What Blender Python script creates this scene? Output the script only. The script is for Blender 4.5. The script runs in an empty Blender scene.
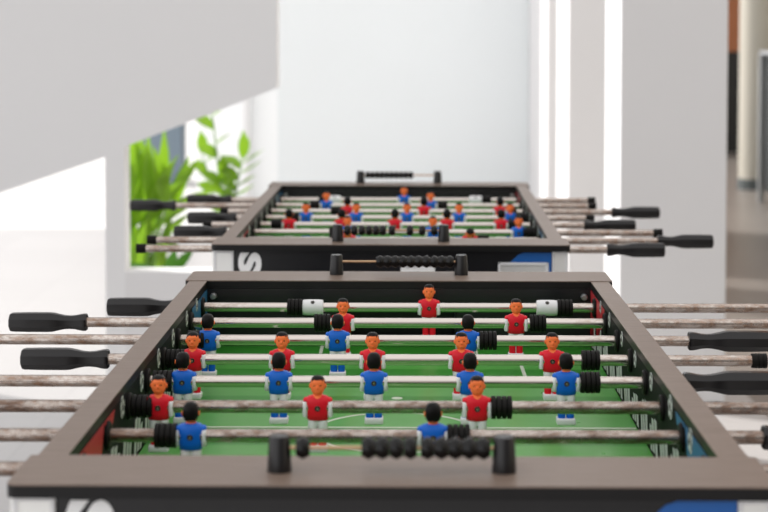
import bpy, bmesh, math, random
from mathutils import Vector, Matrix
random.seed(7)
PI = math.pi
scn = bpy.context.scene
COL = scn.collection

# ------------------------------------------------------------------ materials
def new_mat(name):
    m = bpy.data.materials.new(name); m.use_nodes = True
    return m, m.node_tree.nodes, m.node_tree.links, m.node_tree.nodes['Principled BSDF']

def plain(name, col, rough=.5, metal=0., spec=.5, var=0., scale=30., coat=0., bump=0., trans=0.):
    m, n, l, p = new_mat(name)
    p.inputs['Base Color'].default_value = (*col, 1)
    p.inputs['Roughness'].default_value = rough
    p.inputs['Metallic'].default_value = metal
    p.inputs['Specular IOR Level'].default_value = spec
    p.inputs['Coat Weight'].default_value = coat
    p.inputs['Coat Roughness'].default_value = .12
    tc = n.new('ShaderNodeTexCoord'); no = n.new('ShaderNodeTexNoise')
    no.inputs['Scale'].default_value = scale; no.inputs['Detail'].default_value = 5
    l.new(tc.outputs['Object'], no.inputs['Vector'])
    if var:
        mx = n.new('ShaderNodeMix'); mx.data_type = 'RGBA'
        mx.inputs['A'].default_value = (*[c*(1-var) for c in col], 1)
        mx.inputs['B'].default_value = (*[min(1, c*(1+var)) for c in col], 1)
        l.new(no.outputs['Fac'], mx.inputs['Factor']); l.new(mx.outputs['Result'], p.inputs['Base Color'])
    if bump:
        b = n.new('ShaderNodeBump'); b.inputs['Strength'].default_value = bump; b.inputs['Distance'].default_value = .002
        l.new(no.outputs['Fac'], b.inputs['Height']); l.new(b.outputs['Normal'], p.inputs['Normal'])
    if trans:
        t = n.new('ShaderNodeBsdfTranslucent'); t.inputs['Color'].default_value = (*[min(1, c*1.25) for c in col], 1)
        ms = n.new('ShaderNodeMixShader'); ms.inputs['Fac'].default_value = trans
        out = n['Material Output']
        l.new(p.outputs['BSDF'], ms.inputs[1]); l.new(t.outputs['BSDF'], ms.inputs[2]); l.new(ms.outputs['Shader'], out.inputs['Surface'])
    return m

def laminate(name, a, b, rough):
    m, n, l, p = new_mat(name)
    tc = n.new('ShaderNodeTexCoord'); mp = n.new('ShaderNodeMapping'); no = n.new('ShaderNodeTexNoise')
    mp.inputs['Scale'].default_value = (6, 90, 60)
    no.inputs['Scale'].default_value = 3; no.inputs['Detail'].default_value = 8
    l.new(tc.outputs['Object'], mp.inputs['Vector']); l.new(mp.outputs['Vector'], no.inputs['Vector'])
    cr = n.new('ShaderNodeValToRGB')
    cr.color_ramp.elements[0].position = .3; cr.color_ramp.elements[0].color = (*a, 1)
    cr.color_ramp.elements[1].position = .7; cr.color_ramp.elements[1].color = (*b, 1)
    l.new(no.outputs['Fac'], cr.inputs['Fac']); l.new(cr.outputs['Color'], p.inputs['Base Color'])
    p.inputs['Roughness'].default_value = rough; p.inputs['Specular IOR Level'].default_value = .5
    return m

def rod_steel(name, lo, hi, dark=(.13, .07, .045), light=(.38, .24, .165)):
    """polished steel with brown rust that is heavier towards the ends that are handled"""
    m, n, l, p = new_mat(name)
    tc = n.new('ShaderNodeTexCoord'); mp = n.new('ShaderNodeMapping'); mp.inputs['Scale'].default_value = (.75, 2.0, 2.0)
    l.new(tc.outputs['Object'], mp.inputs['Vector'])
    n1 = n.new('ShaderNodeTexNoise'); n1.inputs['Scale'].default_value = 48; n1.inputs['Detail'].default_value = 9; n1.inputs['Roughness'].default_value = .7
    l.new(mp.outputs['Vector'], n1.inputs['Vector'])
    n2 = n.new('ShaderNodeTexNoise'); n2.inputs['Scale'].default_value = 170; n2.inputs['Detail'].default_value = 4
    l.new(mp.outputs['Vector'], n2.inputs['Vector'])
    sx = n.new('ShaderNodeSeparateXYZ'); l.new(tc.outputs['Object'], sx.inputs[0])
    ab = n.new('ShaderNodeMath'); ab.operation = 'ABSOLUTE'; l.new(sx.outputs[0], ab.inputs[0])
    mr = n.new('ShaderNodeMapRange'); mr.inputs['From Min'].default_value = .15; mr.inputs['From Max'].default_value = .42
    mr.inputs['To Min'].default_value = lo; mr.inputs['To Max'].default_value = hi
    l.new(ab.outputs[0], mr.inputs['Value'])
    ad = n.new('ShaderNodeMath'); ad.operation = 'ADD'; l.new(n1.outputs['Fac'], ad.inputs[0]); l.new(mr.outputs['Result'], ad.inputs[1])
    ad2 = n.new('ShaderNodeMath'); ad2.operation = 'MULTIPLY_ADD'; ad2.inputs[1].default_value = .25; l.new(n2.outputs['Fac'], ad2.inputs[0]); l.new(ad.outputs[0], ad2.inputs[2])
    cr = n.new('ShaderNodeMapRange'); cr.inputs['From Min'].default_value = .62; cr.inputs['From Max'].default_value = .95
    l.new(ad2.outputs[0], cr.inputs['Value'])
    rc = n.new('ShaderNodeValToRGB')
    rc.color_ramp.elements[0].color = (*dark, 1); rc.color_ramp.elements[0].position = .3
    rc.color_ramp.elements[1].color = (*light, 1); rc.color_ramp.elements[1].position = .7
    l.new(n2.outputs['Fac'], rc.inputs['Fac'])
    mx = n.new('ShaderNodeMix'); mx.data_type = 'RGBA'; mx.inputs['A'].default_value = (.66, .60, .55, 1)
    l.new(cr.outputs['Result'], mx.inputs['Factor']); l.new(rc.outputs['Color'], mx.inputs['B']); l.new(mx.outputs['Result'], p.inputs['Base Color'])
    me = n.new('ShaderNodeMapRange'); me.inputs['To Min'].default_value = 1; me.inputs['To Max'].default_value = .8
    l.new(cr.outputs['Result'], me.inputs['Value']); l.new(me.outputs['Result'], p.inputs['Metallic'])
    ro = n.new('ShaderNodeMapRange'); ro.inputs['To Min'].default_value = .13; ro.inputs['To Max'].default_value = .34
    l.new(cr.outputs['Result'], ro.inputs['Value']); l.new(ro.outputs['Result'], p.inputs['Roughness'])
    return m

def turf(name):
    m, n, l, p = new_mat(name)
    tc = n.new('ShaderNodeTexCoord'); sx = n.new('ShaderNodeSeparateXYZ'); l.new(tc.outputs['Object'], sx.inputs[0])
    mu = n.new('ShaderNodeMath'); mu.operation = 'MULTIPLY'; mu.inputs[1].default_value = 2*PI/.2; l.new(sx.outputs[1], mu.inputs[0])
    si = n.new('ShaderNodeMath'); si.operation = 'SINE'; l.new(mu.outputs[0], si.inputs[0])
    mr = n.new('ShaderNodeMapRange'); mr.inputs['From Min'].default_value = -.15; mr.inputs['From Max'].default_value = .15; l.new(si.outputs[0], mr.inputs['Value'])
    mx = n.new('ShaderNodeMix'); mx.data_type = 'RGBA'
    mx.inputs['A'].default_value = (.035, .26, .022, 1); mx.inputs['B'].default_value = (.095, .37, .065, 1)
    l.new(mr.outputs['Result'], mx.inputs['Factor']); l.new(mx.outputs['Result'], p.inputs['Base Color'])
    no = n.new('ShaderNodeTexNoise'); no.inputs['Scale'].default_value = 14; l.new(tc.outputs['Object'], no.inputs['Vector'])
    rr = n.new('ShaderNodeMapRange'); rr.inputs['To Min'].default_value = .22; rr.inputs['To Max'].default_value = .42
    l.new(no.outputs['Fac'], rr.inputs['Value']); l.new(rr.outputs['Result'], p.inputs['Roughness'])
    return m

def tiles(name, col):
    m, n, l, p = new_mat(name)
    tc = n.new('ShaderNodeTexCoord'); br = n.new('ShaderNodeTexBrick')
    br.offset = 0; br.inputs['Scale'].default_value = 1.6
    br.inputs['Brick Width'].default_value = 1; br.inputs['Row Height'].default_value = 1; br.inputs['Mortar Size'].default_value = .004
    br.inputs['Color1'].default_value = (*col, 1); br.inputs['Color2'].default_value = (*[c*.95 for c in col], 1)
    br.inputs['Mortar'].default_value = (*[c*.8 for c in col], 1)
    l.new(tc.outputs['Object'], br.inputs['Vector']); l.new(br.outputs['Color'], p.inputs['Base Color'])
    p.inputs['Roughness'].default_value = .35
    return m

M = dict(
    rail=laminate('dark wood laminate', (.170, .122, .095), (.225, .166, .134), .42),
    edge=plain('black edge band', (.006, .0055, .006), .4, spec=.3),
    panel=plain('black painted board', (.007, .007, .0085), .32, spec=.45, var=.2),
    inner=plain('black inner board', (.004, .004, .0045), .6, spec=.12),
    chrome=plain('brushed chrome', (.88, .88, .86), .3, metal=.45, var=.05),
    white_ink=plain('white print', (.92, .92, .92), .45),
    pale_ink=plain('pale grey print', (.50, .53, .50), .5),
    black_ink=plain('black print', (.012, .012, .012), .5),
    blue_ink=plain('blue print', (.008, .115, .42), .4),
    dull_blue=plain('dull blue print', (.015, .12, .25), .5),
    red_ink=plain('red print', (.42, .012, .02), .5),
    turf=turf('printed green playfield'),
    line=plain('field line print', (.62, .68, .55), .4),
    rod=rod_steel('worn steel', -.16, .165),
    rod_rust=rod_steel('rusty steel', .20, .26, (.09, .055, .042), (.30, .205, .155)),
    rubber=plain('black rubber', (.008, .0068, .0062), .5, spec=.14),
    grip=plain('black handle plastic', (.007, .006, .0065), .3, spec=.42, var=.15),
    red=plain('red plastic', (.72, .006, .022), .4, spec=.3),
    blue=plain('blue plastic', (.003, .125, .60), .4, spec=.3),
    white=plain('white plastic', (.74, .74, .75), .4),
    skin=plain('orange skin plastic', (.97, .205, .055), .45, spec=.3),
    hair=plain('black hair plastic', (.006, .005, .005), .4, spec=.14),
    screw=plain('dark screw', (.05, .045, .04), .35, metal=.7),
    brass=plain('bright screw', (.5, .42, .3), .35, metal=.9),
    wire=plain('coppery counter wire', (.55, .36, .22), .3, metal=.9),
    bead=plain('black counter bead', (.004, .0035, .0035), .22, spec=.28),
    wall=plain('white wall paint', (.74, .73, .735), .7, var=.015, scale=3),
    wall_cool=plain('cool white wall paint', (.78, .82, .835), .6, var=.01, scale=2),
    floor_grey=tiles('grey brown corridor tile', (.175, .155, .14)),  # darker than the hall tile: the corridor's dim light is in the colour
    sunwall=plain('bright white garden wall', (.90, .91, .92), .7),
    floor=tiles('pale floor tile', (.42, .405, .40)),
    ground=plain('pale concrete', (.62, .61, .60), .8, var=.1, scale=4),
    leaf=plain('bright green leaf', (.19, .35, .017), .4, var=.55, scale=11, trans=.4),
    leaf_deep=plain('deep green leaf', (.05, .15, .016), .4, var=.45, scale=9, trans=.25),
    stem=plain('green stem', (.16, .32, .04), .5),
    pot=plain('white plant pot', (.6, .6, .6), .5),
    soil=plain('soil', (.05, .035, .025), .9),
    building=plain('blue grey render', (.17, .22, .27), .7, var=.1, scale=2),
    glass=plain('dark window glass', (.04, .06, .08), .1),
    stair=plain('white stair wall paint', (.80, .795, .80), .7, var=.015, scale=3),
    cream=plain('cream column paint', (.40, .37, .31), .6, var=.03, scale=2),  # cream toned down, corridor dimness is put into the paint colour
    brown=plain('orange brown panel', (.33, .115, .045), .6, var=.15, scale=6),
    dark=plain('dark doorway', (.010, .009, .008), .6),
    slate=plain('grey skirting', (.06, .07, .07), .5),
    steel=plain('satin steel', (.45, .46, .46), .35, metal=.9),
)

# ------------------------------------------------------------------ mesh helpers
def obj(name, bm, mats, parent=None, loc=None, smooth=False, angle=40):
    me = bpy.data.meshes.new(name)
    bmesh.ops.recalc_face_normals(bm, faces=bm.faces)
    bm.to_mesh(me); bm.free()
    for m in (mats if isinstance(mats, (list, tuple)) else [mats]):
        me.materials.append(m)
    if smooth:
        me.polygons.foreach_set('use_smooth', [True]*len(me.polygons))
        me.set_sharp_from_angle(angle=math.radians(angle))
    o = bpy.data.objects.new(name, me); COL.objects.link(o)
    if parent: o.parent = parent
    if loc: o.location = loc
    return o

def thing(name, label, cat, loc=(0, 0, 0), rotz=0., group=None):
    o = bpy.data.objects.new(name, None); COL.objects.link(o)
    o.empty_display_size = .05
    o.location = loc; o.rotation_euler = (0, 0, rotz)
    return tag(o, label, cat, group)

def tag(o, label, cat, group=None):
    o['label'] = label; o['category'] = cat
    if group: o['group'] = group
    return o

def structure(name, bm, m, label, cat, smooth=False):
    o = obj(name, bm, m, smooth=smooth); o['kind'] = 'structure'
    return tag(o, label, cat)

def box(bm, x0, x1, y0, y1, z0, z1, bev=0., seg=2, mi=0):
    r = bmesh.ops.create_cube(bm, size=1)
    vs = r['verts']
    for v in vs:
        v.co = Vector(((x0+x1)/2+v.co.x*(x1-x0), (y0+y1)/2+v.co.y*(y1-y0), (z0+z1)/2+v.co.z*(z1-z0)))
    fs = {f for v in vs for f in v.link_faces}
    if bev:
        es = list({e for v in vs for e in v.link_edges})
        rr = bmesh.ops.bevel(bm, geom=es, offset=bev, segments=seg, affect='EDGES', profile=.5)
        fs = set(rr['faces']) | {f for f in fs if f.is_valid}
    for f in fs:
        if f.is_valid: f.material_index = mi
    return bm

def lathe(bm, prof, axis='Z', n=24, c=(0, 0, 0), mi=0, phase=0.):
    """prof: list of (position along axis, radius)"""
    rings = []
    for (t, r) in prof:
        ring = []
        for k in range(n):
            a = 2*PI*k/n+phase; u, v = r*math.cos(a), r*math.sin(a)
            p = {'Z': (u, v, t), 'X': (t, u, v), 'Y': (u, t, v)}[axis]
            ring.append(bm.verts.new(Vector(p)+Vector(c)))
        rings.append(ring)
    for a, b in zip(rings, rings[1:]):
        for k in range(n):
            f = bm.faces.new((a[k], a[(k+1) % n], b[(k+1) % n], b[k])); f.material_index = mi
    for r in (rings[0], rings[-1]):
        f = bm.faces.new(r); f.material_index = mi
    return bm

def loft(bm, rings, n=20, e=2., mi=0):
    """rings of super-ellipses: (z, cx, cy, rx, ry)"""
    R = []
    for (z, cx, cy, rx, ry) in rings:
        ring = []
        for k in range(n):
            a = 2*PI*k/n; c, s = math.cos(a), math.sin(a)
            ring.append(bm.verts.new((cx+rx*math.copysign(abs(c)**(2/e), c), cy+ry*math.copysign(abs(s)**(2/e), s), z)))
        R.append(ring)
    for a, b in zip(R, R[1:]):
        for k in range(n):
            f = bm.faces.new((a[k], a[(k+1) % n], b[(k+1) % n], b[k])); f.material_index = mi
    for r in (R[0], R[-1]):
        f = bm.faces.new(r); f.material_index = mi
    return bm

def ball(bm, c, r, u=16, v=12, mi=0):
    rr = bmesh.ops.create_uvsphere(bm, u_segments=u, v_segments=v, radius=1)
    for w in rr['verts']:
        w.co = Vector((c[0]+w.co.x*r[0], c[1]+w.co.y*r[1], c[2]+w.co.z*r[2]))
    for f in {f for w in rr['verts'] for f in w.link_faces}: f.material_index = mi
    return rr['verts']

def prism(bm, pts, frame, th, mi=0):
    """extruded flat outline; frame maps (u, v, depth) to a point"""
    a = [bm.verts.new(frame(u, v, 0)) for u, v in pts]
    b = [bm.verts.new(frame(u, v, th)) for u, v in pts]
    for f in (bm.faces.new(a), bm.faces.new(b)): f.material_index = mi
    n = len(pts)
    for k in range(n):
        f = bm.faces.new((a[k], a[(k+1) % n], b[(k+1) % n], b[k])); f.material_index = mi
    return bm

def ringflat(bm, cx, cy, ro, ri, z, th, n=64):
    vs = []
    for r, zz in ((ri, z), (ro, z), (ro, z+th), (ri, z+th)):
        vs.append([bm.verts.new((cx+r*math.cos(2*PI*k/n), cy+r*math.sin(2*PI*k/n), zz)) for k in range(n)])
    for i in range(4):
        a, b = vs[i], vs[(i+1) % 4]
        for k in range(n): bm.faces.new((a[k], a[(k+1) % n], b[(k+1) % n], b[k]))
    return bm

def tube(bm, pts, radii, n=8, mi=0):
    R = []
    for i, p in enumerate(pts):
        p = Vector(p)
        t = (Vector(pts[min(i+1, len(pts)-1)])-Vector(pts[max(i-1, 0)])).normalized()
        a = t.cross(Vector((0, 1, 0.13))).normalized(); b = t.cross(a)
        r = radii[i] if isinstance(radii, (list, tuple)) else radii
        R.append([bm.verts.new(p+a*r*math.cos(2*PI*k/n)+b*r*math.sin(2*PI*k/n)) for k in range(n)])
    for a, b in zip(R, R[1:]):
        for k in range(n):
            f = bm.faces.new((a[k], a[(k+1) % n], b[(k+1) % n], b[k])); f.material_index = mi
    for r in (R[0], R[-1]): bm.faces.new(r).material_index = mi
    return bm

NB = bmesh.new

# ------------------------------------------------------------------ camera: 1.345 m eye height, looking down the tables
EYE = 1.345
f_px, pitch, yaw, y0 = 1648.07, .0455, .01446, 104.17
cd = bpy.data.cameras.new('camera'); cam = bpy.data.objects.new('camera', cd); COL.objects.link(cam)
cam.location = (0, 0, EYE)
cam.rotation_euler = (PI/2-pitch, 0, yaw)
cd.sensor_width = 36; cd.lens = f_px*36/768
cd.shift_y = -(256-y0)/768
cd.clip_start = .05; cd.clip_end = 200
cd.dof.use_dof = True; cd.dof.focus_distance = 2.55; cd.dof.aperture_fstop = 5.6
scn.camera = cam

# ------------------------------------------------------------------ the two foosball tables
IN_W, IN_L = .34, 1.2            # half inner width, inner length
OUT_W, END_W = .378, .112        # half width of the end rail, depth of the end rail
SIDE = .3715                     # outer half width of the side rail
SLAB = .014                      # rail thickness
ROD_DROP, FIELD_DROP = .0351, .1165

def soccer(bm, cy, cz, r, fr):
    prism(bm, [(cy+r*math.cos(2*PI*k/24), cz+r*math.sin(2*PI*k/24)) for k in range(24)], fr, .0006, 0)
    fr2 = lambda u, v, d: fr(u, v, d+.0006)
    prism(bm, [(cy+.36*r*math.cos(2*PI*k/5+PI/2), cz+.36*r*math.sin(2*PI*k/5+PI/2)) for k in range(5)], fr2, .0003, 1)
    for j in range(5):
        a = 2*PI*j/5+PI/2+PI/5
        prism(bm, [(cy+r*(.97 if k in (0, 1) else .70)*math.cos(a+d), cz+r*(.97 if k in (0, 1) else .70)*math.sin(a+d))
                   for k, d in enumerate((-.3, .3, .2, -.2))], fr2, .0003, 1)

def counter(table, y, z, beads):
    bm = NB(); lathe(bm, [(-.1132, .0021), (.1132, .0021)], 'X', 12, (0, y, z+.0235))
    c = obj('score_counter', bm, M['wire'], table, smooth=True)
    for s in (-1, 1):
        bm = NB(); lathe(bm, [(0, .0125), (.002, .0125), (.034, .0105), (.036, .0095)], 'Z', 24, (s*.1132, y, z))
        obj('post', bm, M['grip'], c, smooth=True)
    for x in beads:
        bm = NB(); lathe(bm, [(-.00695, .0060), (-.0069, .0080), (-.0035, .0098), (-.0012, .0113), (.0012, .0113), (.0035, .0098), (.0069, .0080), (.00695, .0060)], 'X', 20, (x, y, z+.0235))
        obj('bead', bm, M['bead'], c, smooth=True, angle=60)
    return c

def letter(parent, ch, size, mat, loc, rot, bold=.02, stretch=(1, 1)):
    cu = bpy.data.curves.new('letter', 'FONT'); cu.body = ch; cu.size = size; cu.offset = bold*size; cu.extrude = .0004
    cu.align_x = 'CENTER'; cu.align_y = 'CENTER'; cu.resolution_u = 6
    t = bpy.data.objects.new('letter', cu); COL.objects.link(t)
    me = bpy.data.meshes.new_from_object(t.evaluated_get(bpy.context.evaluated_depsgraph_get()))
    bpy.data.objects.remove(t); me.materials.clear(); me.materials.append(mat)
    xs = [v.co.x for v in me.vertices]; ys = [v.co.y for v in me.vertices]
    off = Vector(((max(xs)+min(xs))/2, (max(ys)+min(ys))/2, 0))
    for v in me.vertices: v.co = Vector(((v.co.x-off.x)*stretch[0], (v.co.y-off.y)*stretch[1], v.co.z))
    o = bpy.data.objects.new('printed_letter', me); COL.objects.link(o); o.parent = parent
    o.location = loc; o.rotation_euler = rot
    return o

def make_table(label, loc, rotz, top, spacing, near_beads, far_beads, balls_l, balls_r):
    """local frame: origin on the floor below the near inner edge, +Y towards the far end; top = rail height"""
    t = thing('foosball_table', label, 'foosball table', loc, rotz, 'foosball tables')
    zc = top-ROD_DROP; zf = top-FIELD_DROP; zb = top-.245
    rods = [.6+(3.5-i)*spacing for i in range(8)]
    # end rails: wide laminate caps with rounded outer corners and a black edge below
    for (ya, yb) in ((-END_W, 0), (IN_L, IN_L+END_W)):
        bm = NB(); r = .010
        outer_lo = ya < 0
        pts = []
        def corner(cx, cy, a0):
            for k in range(7):
                a = a0+PI/2*k/6; pts.append((cx+r*math.cos(a), cy+r*math.sin(a)))
        if outer_lo:
            corner(-OUT_W+r, ya+r, PI); corner(OUT_W-r, ya+r, 1.5*PI); pts += [(OUT_W, yb), (-OUT_W, yb)]
        else:
            pts += [(-OUT_W, ya), (OUT_W, ya)]; corner(OUT_W-r, yb-r, 0); corner(-OUT_W+r, yb-r, PI/2)
        prism(bm, pts, lambda u, v, d: (u, v, top-.0016+d), .0016)
        e = obj('end_rail', bm, M['rail'], t)
        bm = NB(); prism(bm, pts, lambda u, v, d: (u, v, top-SLAB+d), SLAB-.0016)
        obj('edge_band', bm, M['edge'], e)
    # side rails
    for s in (-1, 1):
        bm = NB(); box(bm, *sorted((s*IN_W, s*SIDE)), .0005, IN_L-.0005, top-.0026, top-.0012)
        e = obj('side_rail', bm, M['rail'], t)
        bm = NB(); box(bm, *sorted((s*IN_W, s*SIDE)), .0005, IN_L-.0005, top-SLAB, top-.0026)
        obj('edge_band', bm, M['edge'], e)
    # side panels with a square hole for every rod
    for s in (-1, 1):
        xa, xb = sorted((s*IN_W, s*(SIDE-.004)))
        bm = NB(); h = .0105
        box(bm, xa, xb, -.06, IN_L+.06, zb, zc-h)
        box(bm, xa, xb, -.0, IN_L, zc+h, top-SLAB)
        ys = [0]+sorted(v for r in rods for v in (r-h, r+h))+[IN_L]
        for k in range(0, len(ys), 2): box(bm, xa, xb, ys[k], ys[k+1], zc-h, zc+h)
        sp = obj('side_panel', bm, M['inner'], t)
        fr = (lambda u, v, d: (-IN_W+d+.0002, u, v)) if s < 0 else (lambda u, v, d: (IN_W-d-.0002, u, v))
        # printed ball emblems between the rods
        for (by, bz, br) in (balls_l if s < 0 else balls_r):
            bm = NB(); soccer(bm, by, top-bz, br, fr); obj('ball_print', bm, [M['pale_ink'], M['black_ink']], sp)
        # coloured corner prints
        near_c, far_c = ('red_ink', 'dull_blue') if s < 0 else ('dull_blue', 'red_ink')
        for base, sg, ink in ((0, 1, near_c), (IN_L, -1, far_c)):
            shards = [[(.004, -.016), (.056, -.016), (.056, -.095), (.03, -.112), (.004, -.112)],
                      [(.060, -.016), (.205, -.016), (.190, -.048), (.150, -.060), (.128, -.085), (.094, -.098), (.094, -.0205), (.060, -.0205)],
                      [(.209, -.016), (.275, -.016), (.262, -.030), (.243, -.046), (.243, -.0205), (.209, -.0205)]]
            bm = NB()
            for sh in (shards if sg > 0 else shards[:2]):
                prism(bm, [(base+sg*y, top+z) for y, z in sh], fr, .0005)
            obj('corner_print', bm, M[ink], sp)
        # pale slanted strokes printed along the foot of the wall
        bm = NB()
        for k in range(13):
            y = .06+k*.088; zt = zf+.045+.006*((k*7) % 3)
            for (dy, w, a, b) in ((0, .015, .004, 1.), (.026, .013, .006, .92), (.047, .012, .004, .7)):
                hgt = (zt-zf)*b
                prism(bm, [(y+dy, zf+a), (y+dy+w, zf+a), (y+dy+w+.018*b, zf+hgt), (y+dy+.014*b, zf+hgt)], fr, .0005)
        obj('stroke_print', bm, M['pale_ink'], sp)
    # rod bushings, a round black flange on both faces of the side panel
    for r in rods:
        for s in (-1, 1):
            bm = NB(); n = 24; rings = []
            a, b = IN_W-.005, SIDE+.001
            for (x, q) in ((a, .0088), (a, .0150), (a+.002, .0170), (IN_W-.0003, .0170), (IN_W-.0003, .0103), (SIDE-.0037, .0103), (SIDE-.0037, .0165), (b, .0155), (b, .0088)):
                rings.append([bm.verts.new((s*x, r+q*math.cos(2*PI*k/n), zc+q*math.sin(2*PI*k/n))) for k in range(n)])
            for i in range(len(rings)):
                A, B = rings[i], rings[(i+1) % len(rings)]
                for k in range(n): bm.faces.new((A[k], A[(k+1) % n], B[(k+1) % n], B[k]))
            obj('rod_bushing', bm, M['rubber'], t, smooth=True)
    # end panels
    for far in (0, 1):
        ys = sorted((IN_L, IN_L+.022)) if far else (-.022, 0)
        yo = sorted((IN_L+.075, IN_L+.097)) if far else (-.097, -.075)
        bm = NB()   # outer board and inner board with the goal mouth cut out
        box(bm, -SIDE+.002, SIDE-.002, *yo, zb, top-SLAB-.0005)
        gz = zf+.075
        box(bm, -IN_W, -.10, *ys, zf-.03, top-SLAB-.0005); box(bm, .10, IN_W, *ys, zf-.03, top-SLAB-.0005)
        box(bm, -.10, .10, *ys, gz, top-SLAB-.0005)
        p = obj('end_panel', bm, M['panel'], t)
        yy = IN_L-.0008 if far else -.0008
        bm = NB(); g = .004
        for (x0, x1, z0, z1) in ((-.104, -.10, zf+.002, gz+g), (.10, .104, zf+.002, gz+g), (-.104, .104, gz, gz+g)):
            box(bm, x0, x1, *(sorted((yy-.0012, yy+.0008)) if far else (0, .0016)), z0, z1)
        obj('goal_frame', bm, M['edge'], p)
        # printing on the outer face
        yf = (IN_L+.097) if far else -.097
        sg = -1 if not far else 1
        fr = lambda u, v, d: (-sg*u, yf+sg*(d+.0003), v)
        zt = top-SLAB
        lx = -.2975
        letter(p, 'S', .0690, M['white_ink'], (-sg*lx, yf+sg*.0006, zt-.0035-.0245), (PI/2, PI/2, 0 if not far else PI), .055, (1.32, .88))
        bm = NB(); pts = [(.240, zt-.036), (.270, zt-.008), (.282, zt-.004), (.3395, zt-.004), (.3395, zt-.13), (.21, zt-.13)]
        prism(bm, pts, fr, .0005); obj('blue_print', bm, M['blue_ink'], p)
        bm = NB()   # lobed white emblem in the middle
        top_pts = []
        for (cx, w, hh) in ((.0005, .009, .004), (.0135, .0075, .007), (.0275, .0085, .0065), (.044, .010, .0075), (.058, .006, .0045)):
            for k in range(7):
                a = PI-PI*k/6; top_pts.append((cx+.030+w*math.cos(a), zt-.0385+hh*math.sin(a)))
        prism(bm, [(.0215, zt-.075)]+top_pts+[(.094, zt-.075), (.0577, zt-.105)], fr, .0005); obj('white_print', bm, M['white_ink'], p)
        bm = NB()   # bright frame of the ball return
        for (x0, x1, z0, z1) in ((.227, .333, zt-.030, zt-.0245), (.227, .333, zt-.12, zt-.1145), (.227, .2325, zt-.12, zt-.0245), (.3275, .333, zt-.12, zt-.0245)):
            box(bm, *sorted((-sg*x0, -sg*x1)), *sorted((yf, yf+sg*.006)), z0, z1, .001)
        bf = obj('ball_return_frame', bm, M['white'], p)
        bm = NB(); box(bm, *sorted((-sg*.232, -sg*.328)), *sorted((yf, yf+sg*.002)), zt-.115, zt-.0295)
        obj('ball_return_tray', bm, M['chrome'], p)
        # chrome corner plates wrap round the two corners
        for s in (-1, 1):
            bm = NB(); pw, po = (.040, .0045) if s < 0 else (.031, .0015)
            box(bm, *sorted((s*(SIDE-pw), s*(SIDE+po))), *sorted((yf, yf+sg*.003)), zb+.002, zt-.0012, .0008)
            box(bm, *sorted((s*(SIDE-.0019), s*(SIDE+po))), *sorted((yf, yf-sg*.036)), zb+.002, zt-.0012, .0008)
            cp = obj('corner_plate', bm, M['chrome'], t)
            bm = NB()
            for (x0, x1, z0, z1) in ((pw-.0045, pw-.0005, zb+.004, zt-.003), (-.0012, .003, zb+.004, zt-.003), (.003, pw-.0045, zt-.006, zt-.003)):
                box(bm, *sorted((s*(SIDE-x0), s*(SIDE-x1))), *sorted((yf+sg*.003, yf+sg*.0045)), z0, z1)
            obj('plate_rim', bm, M['white'], cp)
    # playfield and printed lines
    bm = NB(); box(bm, -IN_W+.0005, IN_W-.0005, .001, IN_L-.001, zf-.012, zf)
    pf = obj('playfield', bm, M['turf'], t); pf.data.materials[0] = M['turf']
    bm = NB(); th = .0004
    ringflat(bm, 0, .575, .1175, .1115, zf, th)
    box(bm, -IN_W+.002, IN_W-.002, .597, .603, zf, zf+th)
    for s in (-1, 1):
        for (w, dep) in ((.135, .13), (.206, .31)):
            yA = 0.002 if s < 0 else IN_L-.002; yB = dep if s < 0 else IN_L-dep
            for q in (-1, 1): box(bm, q*w-.003, q*w+.003, *sorted((yA, yB)), zf, zf+th)
            box(bm, -w, w, yB-.003, yB+.003, zf, zf+th)
        yS = .6+s*.185
        lathe(bm, [(zf, .0085), (zf+th, .0085)], 'Z', 20, (0, yS, 0))
    obj('field_lines', bm, M['line'], pf)
    # bottom board
    bm = NB(); box(bm, -SIDE+.006, SIDE-.006, -.07, IN_L+.07, zb-.004, zb+.012); obj('base_board', bm, M['panel'], t)
    # legs
    for sx in (-1, 1):
        for yL in (-.045, IN_L+.045):
            bm = NB(); cx = sx*(SIDE-.065)
            loft(bm, [(.03, cx, yL, .030, .026), (.06, cx, yL, .034, .030), (zb-.004, cx, yL, .055, .045)], 24, 6)
            lg = obj('leg', bm, M['panel'], t)
            bm = NB(); lathe(bm, [(0, .026), (.008, .028), (.012, .020), (.031, .012)], 'Z', 20, (cx, yL, 0)); obj('leveling_foot', bm, M['rubber'], lg, smooth=True)
    # goal counters on both end rails
    counter(t, -END_W/2-.0025, top, near_beads)
    counter(t, IN_L+END_W/2+.018, top, far_beads)
    # small corner screws inside the far wall
    for s in (-1, 1):
        bm = NB(); lathe(bm, [(-.009, .0045), (-.007, .006), (0, .006)], 'Y', 14, (s*(IN_W-.012), IN_L, top-.028)); obj('corner_screw', bm, M['steel'], t, smooth=True)
    return t, rods, zc

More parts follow.
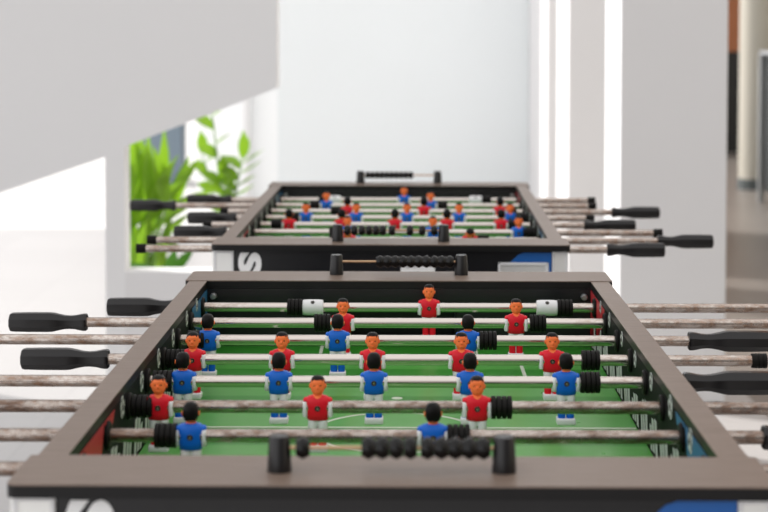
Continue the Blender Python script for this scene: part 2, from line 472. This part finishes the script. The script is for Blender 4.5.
# ------------------------------------------------------------------ one toy player of each colour, hung on the rod (origin on the rod axis, facing -Y)
def make_player(col):
    bm = NB()
    loft(bm, [(-.0166, 0, 0, .0112, .0070), (-.0155, 0, 0, .0134, .0088), (-.008, 0, 0, .0146, .0100), (.002, 0, 0, .0152, .0106), (.0075, 0, 0, .0160, .0102),
              (.0112, 0, 0, .0156, .0090), (.0138, 0, 0, .0125, .0076), (.0154, 0, 0, .0074, .0060)], 28, 2.7)
    for s in (-1, 1): ball(bm, (s*.0152, 0, .0088), (.0036, .0070, .0040), 14, 10)
    p = obj('toy_player', bm, M[col], smooth=True, angle=60)
    p['label'] = 'toy footballer in a %s shirt' % col
    # head with brow, sockets, nose, chin, ears and neck
    bm = NB()
    vs = ball(bm, (0, 0, 0), (1, 1, 1), 28, 20)
    for v in vs:
        d = v.co.copy(); k = 1.
        if d.y < 0:
            for sx in (-1, 1):
                e = (Vector((sx*.36, -.86, .10)).normalized()-d).length
                k -= .10*math.exp(-(e/.22)**2)
            k += .05*math.exp(-((d.z-.36)/.16)**2)*(-d.y)
            k += .05*math.exp(-((d-Vector((0, -.75, -.66)).normalized()).length/.3)**2)
        w = 1-.16*max(0, -d.z)**1.5
        q = (abs(d.x)**2.7+abs(d.y)**2.7+abs(d.z)**2.7)**(-1/2.7)
        v.co = Vector((d.x*q*.0090*w*k, d.y*q*.0100*k, d.z*q*.0120*k+.0276))
    ball(bm, (0, -.0103, .0265), (.0016, .0024, .0030), 10, 8)
    ball(bm, (0, -.0094, .0215), (.0030, .0014, .0008), 10, 6)
    for s in (-1, 1): ball(bm, (s*.0096, .0008, .0268), (.0014, .0024, .0032), 10, 8)
    lathe(bm, [(.0125, .0068), (.0155, .0060), (.0195, .0058)], 'Z', 18)
    loft(bm, [(.0085, 0, -.0082, .0008, .0012), (.0145, 0, -.0062, .0052, .0018), (.0158, 0, -.0040, .0050, .0018)], 12)
    h = obj('head', bm, M['skin'], p, smooth=True, angle=70)
    bm = NB()
    for s in (-1, 1): ball(bm, (s*.0037, -.0086, .0287), (.0012, .0008, .0008), 8, 6)
    obj('eyes', bm, M['hair'], p, smooth=True)
    # hair cap: fringe in front, down to the nape behind
    bm = NB(); vs = ball(bm, (0, 0, 0), (1, 1, 1), 28, 20)
    for v in vs:
        d = v.co.copy(); q = (abs(d.x)**2.6+abs(d.y)**2.6+abs(d.z)**2.6)**(-1/2.6)
        v.co = Vector((d.x*q*.0096, d.y*q*.0107+.0004, d.z*q*.0126+.0278))
    kill = []
    for f in bm.faces:
        c = f.calc_center_median(); zlim = .0352 if c.y < -.003 else (.0352-(c.y+.003)/.009*.0145 if c.y < .006 else .0190)
        if c.z < zlim: kill.append(f)
    bmesh.ops.delete(bm, geom=kill, context='FACES')
    bmesh.ops.solidify(bm, geom=bm.faces[:], thickness=.0007)
    obj('hair', bm, M['hair'], p, smooth=True, angle=60)
    for s in (-1, 1):
        bm = NB()
        loft(bm, [(-.0125, s*.0156, -.0004, .0022, .0045), (-.0115, s*.0159, -.0006, .0036, .0078), (-.0040, s*.0161, -.0004, .0040, .0093), (.0030, s*.0161, 0, .0040, .0092), (.0070, s*.0158, 0, .0036, .0078), (.0084, s*.0152, 0, .0024, .0056)], 18, 2.3)
        obj('sleeve', bm, M['white'], p, smooth=True, angle=60)
    bm = NB()
    for s in (-1, 1):
        loft(bm, [(-.0145, s*.0062, 0, .0055, .0066), (-.0175, s*.0063, 0, .0062, .0078), (-.0325, s*.0064, 0, .0060, .0072), (-.0338, s*.0064, 0, .0052, .0064)], 16, 2.6)
    box(bm, -.006, .006, -.006, .006, -.023, -.0125, .002)
    obj('shorts', bm, M['white'], p, smooth=True, angle=50)
    bm = NB()
    for s in (-1, 1):
        loft(bm, [(-.033, s*.0060, 0, .0050, .0056), (-.042, s*.0059, 0, .0054, .0062), (-.0495, s*.0058, 0, .0052, .0058)], 16, 2.6)
    obj('socks', bm, M[col], p, smooth=True, angle=50)
    bm = NB(); box(bm, -.0128, .0128, -.0112, .0098, -.0572, -.0482, .0022, 3)
    obj('foot_block', bm, M['white'], p, smooth=True, angle=50)
    for s in (-1, 1):
        bm = NB(); lathe(bm, [(s*.0090, .0036), (s*.0110, .0036), (s*.0114, .0030), (s*.0108, .0019), (s*.0104, .0010)], 'Y', 16)
        lathe(bm, [(s*.0100, .0015), (s*.0111, .0013)], 'Y', 10, mi=1)
        obj('screw', bm, [M['screw'], M['brass']], p, smooth=True)
    return p

PROTO = {}
def player(col, parent, x, turn):
    """a copy of the coloured player with copies of all its pieces"""
    if col not in PROTO:
        PROTO[col] = c = make_player(col)
    else:
        src = PROTO[col]; c = src.copy(); COL.objects.link(c)
        for k in src.children:
            d = k.copy(); COL.objects.link(d); d.parent = c
    c.parent = parent; c.location = (x, 0, 0)
    facing_away, tilt = turn
    c.rotation_mode = 'XYZ'
    c.rotation_euler = (math.radians(tilt), 0, PI if facing_away else 0)
    return c

def share(key, name, mat, parent, x, build, flip=False):
    if key not in PROTO:
        bm = NB(); build(bm); o = obj(name, bm, mat, parent, smooth=True, angle=35); PROTO[key] = o
    else:
        o = PROTO[key].copy(); COL.objects.link(o); o.parent = parent
    o.location = (x, 0, 0); o.rotation_euler = (0, 0, PI if flip else 0)
    return o

def b_handle(bm):      # outer end at x = -.127, rod end at x = 0; eight-sided grip with a waist and a flared collar
    lathe(bm, [(-.127, .0130), (-.1255, .0150), (-.122, .0160), (-.095, .0166), (-.062, .0166), (-.055, .0160), (-.045, .0136), (-.036, .0118), (-.028, .0113),
               (-.019, .0120), (-.011, .0138), (-.006, .0146), (-.0015, .0146), (0, .0136)], 'X', 8, phase=PI/8)
def b_bumper(bm):
    pr = [(-.0135, .0100)]
    for k in range(4):
        c = -.0135+.0034+k*.00675
        pr += [(c-.0026, .0145), (c+.0026, .0145), (c+.0031, .0112)] if k == 3 else [(c-.0026, .0145), (c+.0026, .0145), (c+.0031, .0112), (c+.0037, .0112)]
    pr += [(.0135, .0100)]
    lathe(bm, pr, 'X', 24)
def b_cap(bm):
    lathe(bm, [(-.011, .0095), (-.0105, .0108), (-.006, .0108), (-.005, .0100), (-.004, .0108), (.001, .0108), (.002, .0100), (.003, .0108), (.0105, .0104), (.011, .0095)], 'X', 20)
def b_barrel(bm):
    lathe(bm, [(-.0180, .0110), (-.0174, .0128), (-.010, .0136), (.010, .0136), (.0174, .0128), (.0180, .0110)], 'X', 28)

def make_rod(label, group, tloc, trot, table_zc, ry, left, right, handle, men, bumpers, barrels=(), cap=True, mat='rod', turn=(False, 0)):
    """left/right = tip positions along the rod; handle = 'L' or 'R'"""
    c, s = math.cos(trot), math.sin(trot)
    loc = (tloc[0]-s*ry, tloc[1]+c*ry, table_zc)
    r = thing('foosball_rod', label, 'rod', loc, trot, group)
    a, b = (left+.004, right-.004)
    bm = NB(); lathe(bm, [(a, .0070), (a+.001, .0081), (b-.001, .0081), (b, .0070)], 'X', 24)
    obj('bar', bm, M[mat], r, smooth=True)
    if handle == 'L': share('handle', 'handle', M['grip'], r, left+.127, b_handle)
    else: share('handle', 'handle', M['grip'], r, right-.127, b_handle, True)
    if cap: share('cap', 'end_cap', M['rubber'], r, right-.011 if handle == 'L' else left+.011, b_cap, handle == 'L')
    for x in bumpers: share('bumper', 'rubber_bumper', M['rubber'], r, x, b_bumper)
    for x in barrels:
        k = share('barrel', 'white_barrel', M['white'], r, x, b_barrel)
        bm = NB(); lathe(bm, [(0, .0034), (.0006, .0034), (.0009, .0026)], 'Z', 16); sc = obj('screw', bm, M['screw'], k, smooth=True)
        sc.rotation_euler = (math.radians(42), 0, 0)
        sc.location = Vector((0, -math.sin(math.radians(42)), math.cos(math.radians(42))))*.0133
    for (col, x) in men: player(col, r, x, turn)
    return r

# ---- front table
FT = (-.01607, 1.70122, 0.); FTOP = .90
t1, rods1, zc1 = make_table('dark foosball table in the front with red and blue figures and a raised rail', FT, 0., FTOP, .15017,
    near_beads=[-.0895]+[-.0233+.0141*k for k in range(4)]+[.0361+.0141*k for k in range(5)],
    far_beads=[-.0344+.0141*k for k in range(10)],
    balls_l=[(1.055, .0195, .0115), (.93, .021, .013), (.775, .023, .014), (.63, .025, .014), (.48, .026, .014), (.33, .026, .014)],
    balls_r=[(1.05, .021, .011), (.93, .021, .012), (.775, .023, .012), (.63, .024, .012), (.475, .023, .0125), (.315, .020, .0155), (.17, .026, .015)])
G1 = 'rods of the front foosball table'
def F(i, label, *a, **k): return make_rod(label, G1, FT, 0., zc1, rods1[i-1], *a, **k)
g5 = [-.2945+.1302*k for k in range(5)]
F(1, 'front-table goalie rod with one red figure between two white barrels, left black handle', -.5026-.0005, .660, 'L', [('red', .0529)], [-.1785, .2870], [-.1475, .2560])
F(2, 'front-table rod with two red figures beside the goalie rod, left black handle', -.6365, .655, 'L', [('red', -.0897), ('red', .1931)], [-.1235, .2285])
F(3, 'front-table rod with three blue figures behind the red five, right black handle', -.640, .5755, 'R', [('blue', -.2928), ('blue', -.0921), ('blue', .1092)], [-.3110, .1400], turn=(True, 0))
F(4, 'front-table five-figure red rod, left black handle and short capped right end', -.5463, .5360, 'L', [('red', x) for x in (-.2965, -.1667, -.0350, .0940, .2256)], [-.3212, .2812])
F(5, 'front-table five-figure blue rod, right black handle, second blue row from the camera', -.590, .5180, 'R', [('blue', x) for x in (-.2906, -.1594, -.0298, .1010, .2315)], [-.3180, .2641], turn=(True, 0))
F(6, 'rusty front-table rod with three red figures just before the blue five', -.640, .525, 'L', [('red', -.3007), ('red', -.0982), ('red', .1042)], [-.3212, .1352], mat='rod_rust')
F(7, 'rusty front-table rod with two blue figures, closest row of blue shirts', -.700, .5605, 'R', [('blue', -.2401), ('blue', .0461)], [-.2697, .0761], mat='rod_rust', turn=(True, 0))
F(8, 'front-table goalie rod hidden behind the near rail, one blue figure tipped flat', -.640, .5380, 'R', [('blue', -.015)], [-.225, .215], [-.194, .184], mat='rod_rust', turn=(True, 96))

# ---- back table, turned end for end and 1 cm lower
BT = (-.03573, 3.55753, 0.); BROT = -.00798; BTOP = EYE-.45236
t2, rods2, zc2 = make_table('dark foosball table standing behind the front one, its front board showing a white S', BT, BROT, BTOP, .149,
    near_beads=[-.0925, -.0775, -.0615, -.0465, -.0315, -.0170, .0025, .041, .067, .0925],
    far_beads=[-.0925+.0141*k for k in range(10)],
    balls_l=[(1.05-.15*k, .022, .014) for k in range(7)], balls_r=[(1.05-.15*k, .022, .014) for k in range(7)])
G2 = 'rods of the back foosball table'
def B(i, label, *a, **k): return make_rod(label, G2, BT, BROT, zc2, rods2[i-1], *a, **k)
B(1, 'back-table goalie rod with one blue figure between white barrels, farthest rod', -.6033, .5594, 'L', [('blue', .0161)], [-.2135, .2505], [-.182, .2195])
B(2, 'back-table rod with two blue figures, next to its blue goalie rod', -.7401, .5465, 'L', [('blue', -.1963), ('blue', .0910)], [-.2290, .1240])
B(3, 'back-table rod with three red figures seen from behind, right black handle', -.4726, .6985, 'R', [('red', -.1317), ('red', .0725), ('red', .2752)], [-.1630, .3060], turn=(True, 0))
B(4, 'back-table rod with five blue figures facing the camera', -.5385, .5098, 'L', [('blue', x) for x in (-.2322, -.1025, .0285, .1625, .2938)], [-.2630, .3212])
B(5, 'back-table rod with five red figures seen from behind', -.4787, .5960, 'R', [('red', x) for x in (-.2641, -.1328, -.0001, .1292, .2634)], [-.2955, .2945], turn=(True, 0))
B(6, 'back-table rod with three blue figures facing the camera, capped right end', -.5290, .6410, 'L', [('blue', -.1117), ('blue', .0933), ('blue', .2983)], [-.1420, .3212])
B(7, 'back-table rod with two tipped red figures and the longest right handle reach', -.5690, .7350, 'R', [('red', -.1039), ('red', .1775)], [-.134, .2080], turn=(False, 46))
B(8, 'back-table goalie rod hidden behind its near rail, one red figure tipped flat', -.5687, .6025, 'R', [('red', .02)], [-.24, .24], [-.2095, .2095], turn=(False, 96))

# ------------------------------------------------------------------ the room
bm = NB(); box(bm, -10, 1.25, -3, 11.05, -.1, 0); structure('floor', bm, M['floor'], 'pale grey tiled floor of the hall', 'floor')
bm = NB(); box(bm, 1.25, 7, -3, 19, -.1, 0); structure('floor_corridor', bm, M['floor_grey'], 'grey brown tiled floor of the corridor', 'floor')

# stair wall on the left with two openings under its sloping edge
YW, TH, HT = 5.95, .12, 7.0  # height stretched so the stair wall keeps the sun off the tables
bm = NB()
def slope(x): return .918+(x+1.029)*(1.132-.918)/(1.029-.473)
frw = lambda u, v, d: (u, YW+d, v)
xl = -10.0; s2 = (.881-.750)/(1.482-1.099)
zl = lambda x: .881+(x+1.099)*s2
prism(bm, [(-1.62, zl(-1.62)), (-1.099, .881), (-1.099, HT), (-1.62, HT)], frw, TH)     # above the near opening
prism(bm, [(xl, 0), (-1.62, 0), (-1.62, HT), (xl, HT)], frw, TH)                         # far left, unseen length added to block the sun
prism(bm, [(-1.099, 0), (-1.029, 0), (-1.029, HT), (-1.099, HT)], frw, TH)              # post between the openings
prism(bm, [(-1.029, slope(-1.029)), (-.473, slope(-.473)), (-.473, HT), (-1.029, HT)], frw, TH)
structure('wall_left', bm, M['stair'], 'white stair wall with openings below its sloping edge', 'wall')
bm = NB(); prism(bm, [(-1.029, 0), (-.55, 0), (-.55, .462), (-1.029, .462)], frw, TH)
structure('trim_1', bm, M['wall'], 'low white parapet below the plants', 'parapet')

# back wall and the row of pillars on the right
bm = NB(); box(bm, -.863, 1.95, 10.90, 11.05, 0, HT); structure('wall_back', bm, M['wall_cool'], 'cool white back wall beyond both tables', 'wall')
for nm, (x0, x1, ya, yb), lb in (('wall_pillar_near', (.760, 1.143, 5.90, 6.35), 'broad white pillar right behind the back table handles'),
                                 ('wall_pillar_middle', (.800, 1.20, 8.22, 8.84), 'white pillar second in the row towards the back wall'),
                                 ('wall_pillar_far', (.800, 1.20, 9.47, 10.89), 'white wall stub joining the back wall behind the pillars')):
    bm = NB(); box(bm, x0, x1, ya, yb, 0, HT, .006); structure(nm, bm, M['wall'], lb, 'pillar')

# corridor on the right
bm = NB(); box(bm, 1.95, 7, 18.0, 18.15, 1.10, HT); structure('wall_far', bm, M['brown'], 'orange brown wall above the dark doorway down the corridor', 'wall')
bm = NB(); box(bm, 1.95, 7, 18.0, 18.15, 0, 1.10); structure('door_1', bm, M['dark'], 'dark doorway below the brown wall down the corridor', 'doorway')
bm = NB(); lathe(bm, [(.09, .155), (HT, .155)], 'Z', 40, (2.945, 13.9, 0)); structure('wall_column', bm, M['cream'], 'round cream column standing in the corridor', 'column', True)
bm = NB(); lathe(bm, [(0, .165), (.088, .165), (.09, .155)], 'Z', 40, (2.945, 13.9, 0)); structure('baseboard_column', bm, M['slate'], 'dark grey skirting ring around the cream column', 'baseboard', True)
bm = NB(); box(bm, 6.9, 7, -3, 18, 0, HT); structure('wall_right', bm, M['cream'], 'cream side wall of the corridor', 'wall')

# steel-framed dark cabinet at the corridor edge
CABDARK = plain('dark cabinet side', (.012, .014, .014), .4)
cb = thing('display_cabinet', 'dark steel-framed cabinet beside the cream column in the corridor', 'cabinet', (2.735, 12.2, 0))
bm = NB(); box(bm, .03, .80, .02, .60, .10, 1.15); obj('body', bm, CABDARK, cb)
bm = NB()
for x in (0, .83):
    for y in (0, .58):
        box(bm, x-.015, x+.03, y, y+.04, 0, 1.18, .004)
box(bm, -.015, .86, 0, .62, 1.15, 1.18, .004); box(bm, -.015, .86, 0, .04, .06, .10, .004)
obj('frame', bm, M['steel'], cb)
bm = NB(); box(bm, .05, .78, .004, .02, .13, 1.12); obj('door', bm, CABDARK, cb)

# ------------------------------------------------------------------ outside, seen below the stair wall
bm = NB(); box(bm, -14, -.87, 11.06, 40, -.12, -.02); structure('ground', bm, M['ground'], 'pale concrete ground outside the hall', 'ground')
bm = NB(); box(bm, -1.62, -.945, 12.6, 12.75, -.1, 3.4)
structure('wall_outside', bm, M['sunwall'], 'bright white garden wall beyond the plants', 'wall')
bm = NB(); box(bm, -1.245, -1.205, 12.5, 12.6, -.1, 3.4); structure('trim_2', bm, M['wall'], 'slim pale post on the bright garden wall', 'post')
bl = thing('neighbouring_building', 'blue grey building corner behind the leafy plants', 'building', (-2.6, 14.5, 0))
bm = NB(); box(bm, .05, .60, 0, .3, -.02, 3.2); bw = obj('facade', bm, M['building'], bl)
bm = NB(); box(bm, .15, .45, -.03, 0, 1.4, 2.6); obj('window', bm, M['glass'], bl)

def leaf(bm, base, direction, length, width, droop, side, n=8, fold=.25):
    """one blade: a curved midrib with a pointed, slightly folded outline"""
    d = Vector(direction).normalized(); sd = Vector(side); sd = (sd-d*sd.dot(d)).normalized(); up = sd.cross(d)
    p = Vector(base); L = []
    for i in range(n+1):
        t = i/n
        w = width*(math.sin(PI*min(1, t*.93+.07))**.8)*(1 if t < .6 else 1-.55*((t-.6)/.4))
        if i == n: w = .0006
        L.append((p+sd*w+up*w*fold, p.copy(), p-sd*w+up*w*fold))
        d = (d+Vector((0, 0, -droop/n))).normalized(); p = p+d*(length/n)
    V = [[bm.verts.new(q) for q in row] for row in L]
    for a, b in zip(V, V[1:]):
        for k in range(2): bm.faces.new((a[k], a[k+1], b[k+1], b[k]))

def pot(parent, r=.13, h=.26):
    bm = NB(); lathe(bm, [(0, r*.75), (.01, r*.78), (h-.03, r*.98), (h-.03, r*1.05), (h, r*1.05), (h, r*.92), (h-.03, r*.90)], 'Z', 28); pp = obj('pot', bm, M['pot'], parent, smooth=True)
    bm = NB(); lathe(bm, [(h-.04, r*.895), (h-.025, r*.895)], 'Z', 24); obj('soil', bm, M['soil'], pp)

def blade_plant(label, loc, blades, mat):
    t = thing('potted_plant', label, 'plant', loc, 0, 'plants behind the parapet'); pot(t)
    bs, bl_ = NB(), NB()
    for (x, y, z, dx, dz, ln, w, dr) in blades:
        mid = Vector((x*.45, y*.5, .25+(z-.25)*.6))
        tube(bs, [(0, 0, .22), mid, (x, y, z)], [.008, .006, .004], 6)
        leaf(bl_, (x, y, z), (dx, -.15, dz), ln, w, dr, (.8, .5, .1))
    obj('stems', bs, M['stem'], t, smooth=True); o = obj('foliage', bl_, M[mat], t, smooth=True)
    return t

def feather_plant(label, loc, stalks, mat):
    t = thing('potted_plant', label, 'plant', loc, 0, 'plants behind the parapet'); pot(t)
    bs, bl_ = NB(), NB()
    for (x, y, z, ll, w, start) in stalks:
        pts = [Vector((x*(k/10)**1.6, y*(k/10), .22+(z-.22)*(k/10))) for k in range(11)]
        tube(bs, pts, [.008-.0055*k/10 for k in range(11)], 6)
        nl = 9
        for j in range(nl):
            u = start+(1-start)*j/(nl-1); k = min(9, int(u*10)); p = pts[k].lerp(pts[k+1], u*10-k) if k < 10 else pts[10]
            s = 1 if j % 2 else -1
            if j == nl-1: leaf(bl_, p, (x*.4, 0, 1), ll, w, .2, (.7, .7, 0))
            else: leaf(bl_, p, (s*.75+x*.3, random.uniform(-.6, .3), .75), ll*random.uniform(.8, 1.05), w, .5, (.35, .7, .3))
    obj('stems', bs, M['stem'], t, smooth=True); obj('foliage', bl_, M[mat], t, smooth=True)
    return t

R = random.uniform
rnd = random.Random(11)
bl1 = []
for k in range(30):
    x0 = rnd.uniform(-.10, .10); z0 = rnd.uniform(.24, .68); lean = rnd.uniform(-.12, .75) if x0 > -.03 else rnd.uniform(.0, .6)
    bl1.append((x0, rnd.uniform(-.12, .12), z0, lean, rnd.uniform(.6, 1), rnd.uniform(.20, .36), rnd.uniform(.018, .034), rnd.uniform(.2, 1.1)))
blade_plant('tall broad-leaved plant beside the post of the stair wall', (-1.075, 6.75, 0), bl1, 'leaf')
feather_plant('tall plant with upright feathery leaf stalks against the bright white wall', (-.80, 7.2, 0),
              [(-.065, 0, 1.03, .125, .034, .40), (-.11, .05, .80, .10, .03, .42), (-.01, -.05, .70, .10, .03, .4), (.075, 0, .78, .125, .034, .66)], 'leaf')
bl2 = [(.05*math.cos(k*2.4), .05*math.sin(k*2.4), .34+.02*(k % 3), math.cos(k*2.4), .55+.3*(k % 2), .17, .026, 1.1) for k in range(12)]
blade_plant('low dark-leaved plant at the foot of the opening', (-.93, 6.33, 0), bl2, 'leaf_deep')

# ------------------------------------------------------------------ light: bright sky on the left, dim hall on the right
w = bpy.data.worlds.new('world'); scn.world = w; w.use_nodes = True
n, l = w.node_tree.nodes, w.node_tree.links
bg = n['Background']; tc = n.new('ShaderNodeTexCoord'); sx = n.new('ShaderNodeSeparateXYZ'); l.new(tc.outputs['Generated'], sx.inputs[0])
mr = n.new('ShaderNodeMapRange'); mr.interpolation_type = 'SMOOTHSTEP'
mr.inputs['From Min'].default_value = -.45; mr.inputs['From Max'].default_value = .15
l.new(sx.outputs[0], mr.inputs['Value'])
hz = n.new('ShaderNodeMix'); hz.data_type = 'RGBA'; hz.inputs['A'].default_value = (1.3, 1.3, 1.33, 1); hz.inputs['B'].default_value = (.24, .235, .23, 1)
l.new(mr.outputs['Result'], hz.inputs['Factor'])
mz = n.new('ShaderNodeMapRange'); mz.interpolation_type = 'SMOOTHSTEP'; mz.inputs['From Min'].default_value = .25; mz.inputs['From Max'].default_value = .75
l.new(sx.outputs[2], mz.inputs['Value'])
up = n.new('ShaderNodeMix'); up.data_type = 'RGBA'; up.inputs['B'].default_value = (.95, .94, .94, 1)
l.new(mz.outputs['Result'], up.inputs['Factor']); l.new(hz.outputs['Result'], up.inputs['A']); l.new(up.outputs['Result'], bg.inputs['Color'])
bg.inputs['Strength'].default_value = 1.0

# the sun stands left of the hall, behind the stair wall
sd = bpy.data.lights.new('sun', 'SUN'); sd.energy = 4.5; sd.angle = math.radians(.6); sd.color = (1, .97, .93)
so = bpy.data.objects.new('sun', sd); COL.objects.link(so); so.location = (-6, 12, 8)
so.rotation_euler = Vector((1, -.6, -.75)).to_track_quat('-Z', 'Y').to_euler()

vs = scn.view_settings
vs.view_transform = 'Standard'; vs.look = 'None'; vs.gamma = 1; vs.exposure = .3; vs.use_curve_mapping = False
scn.cycles.use_denoising = True
scn.cycles.max_bounces = 8
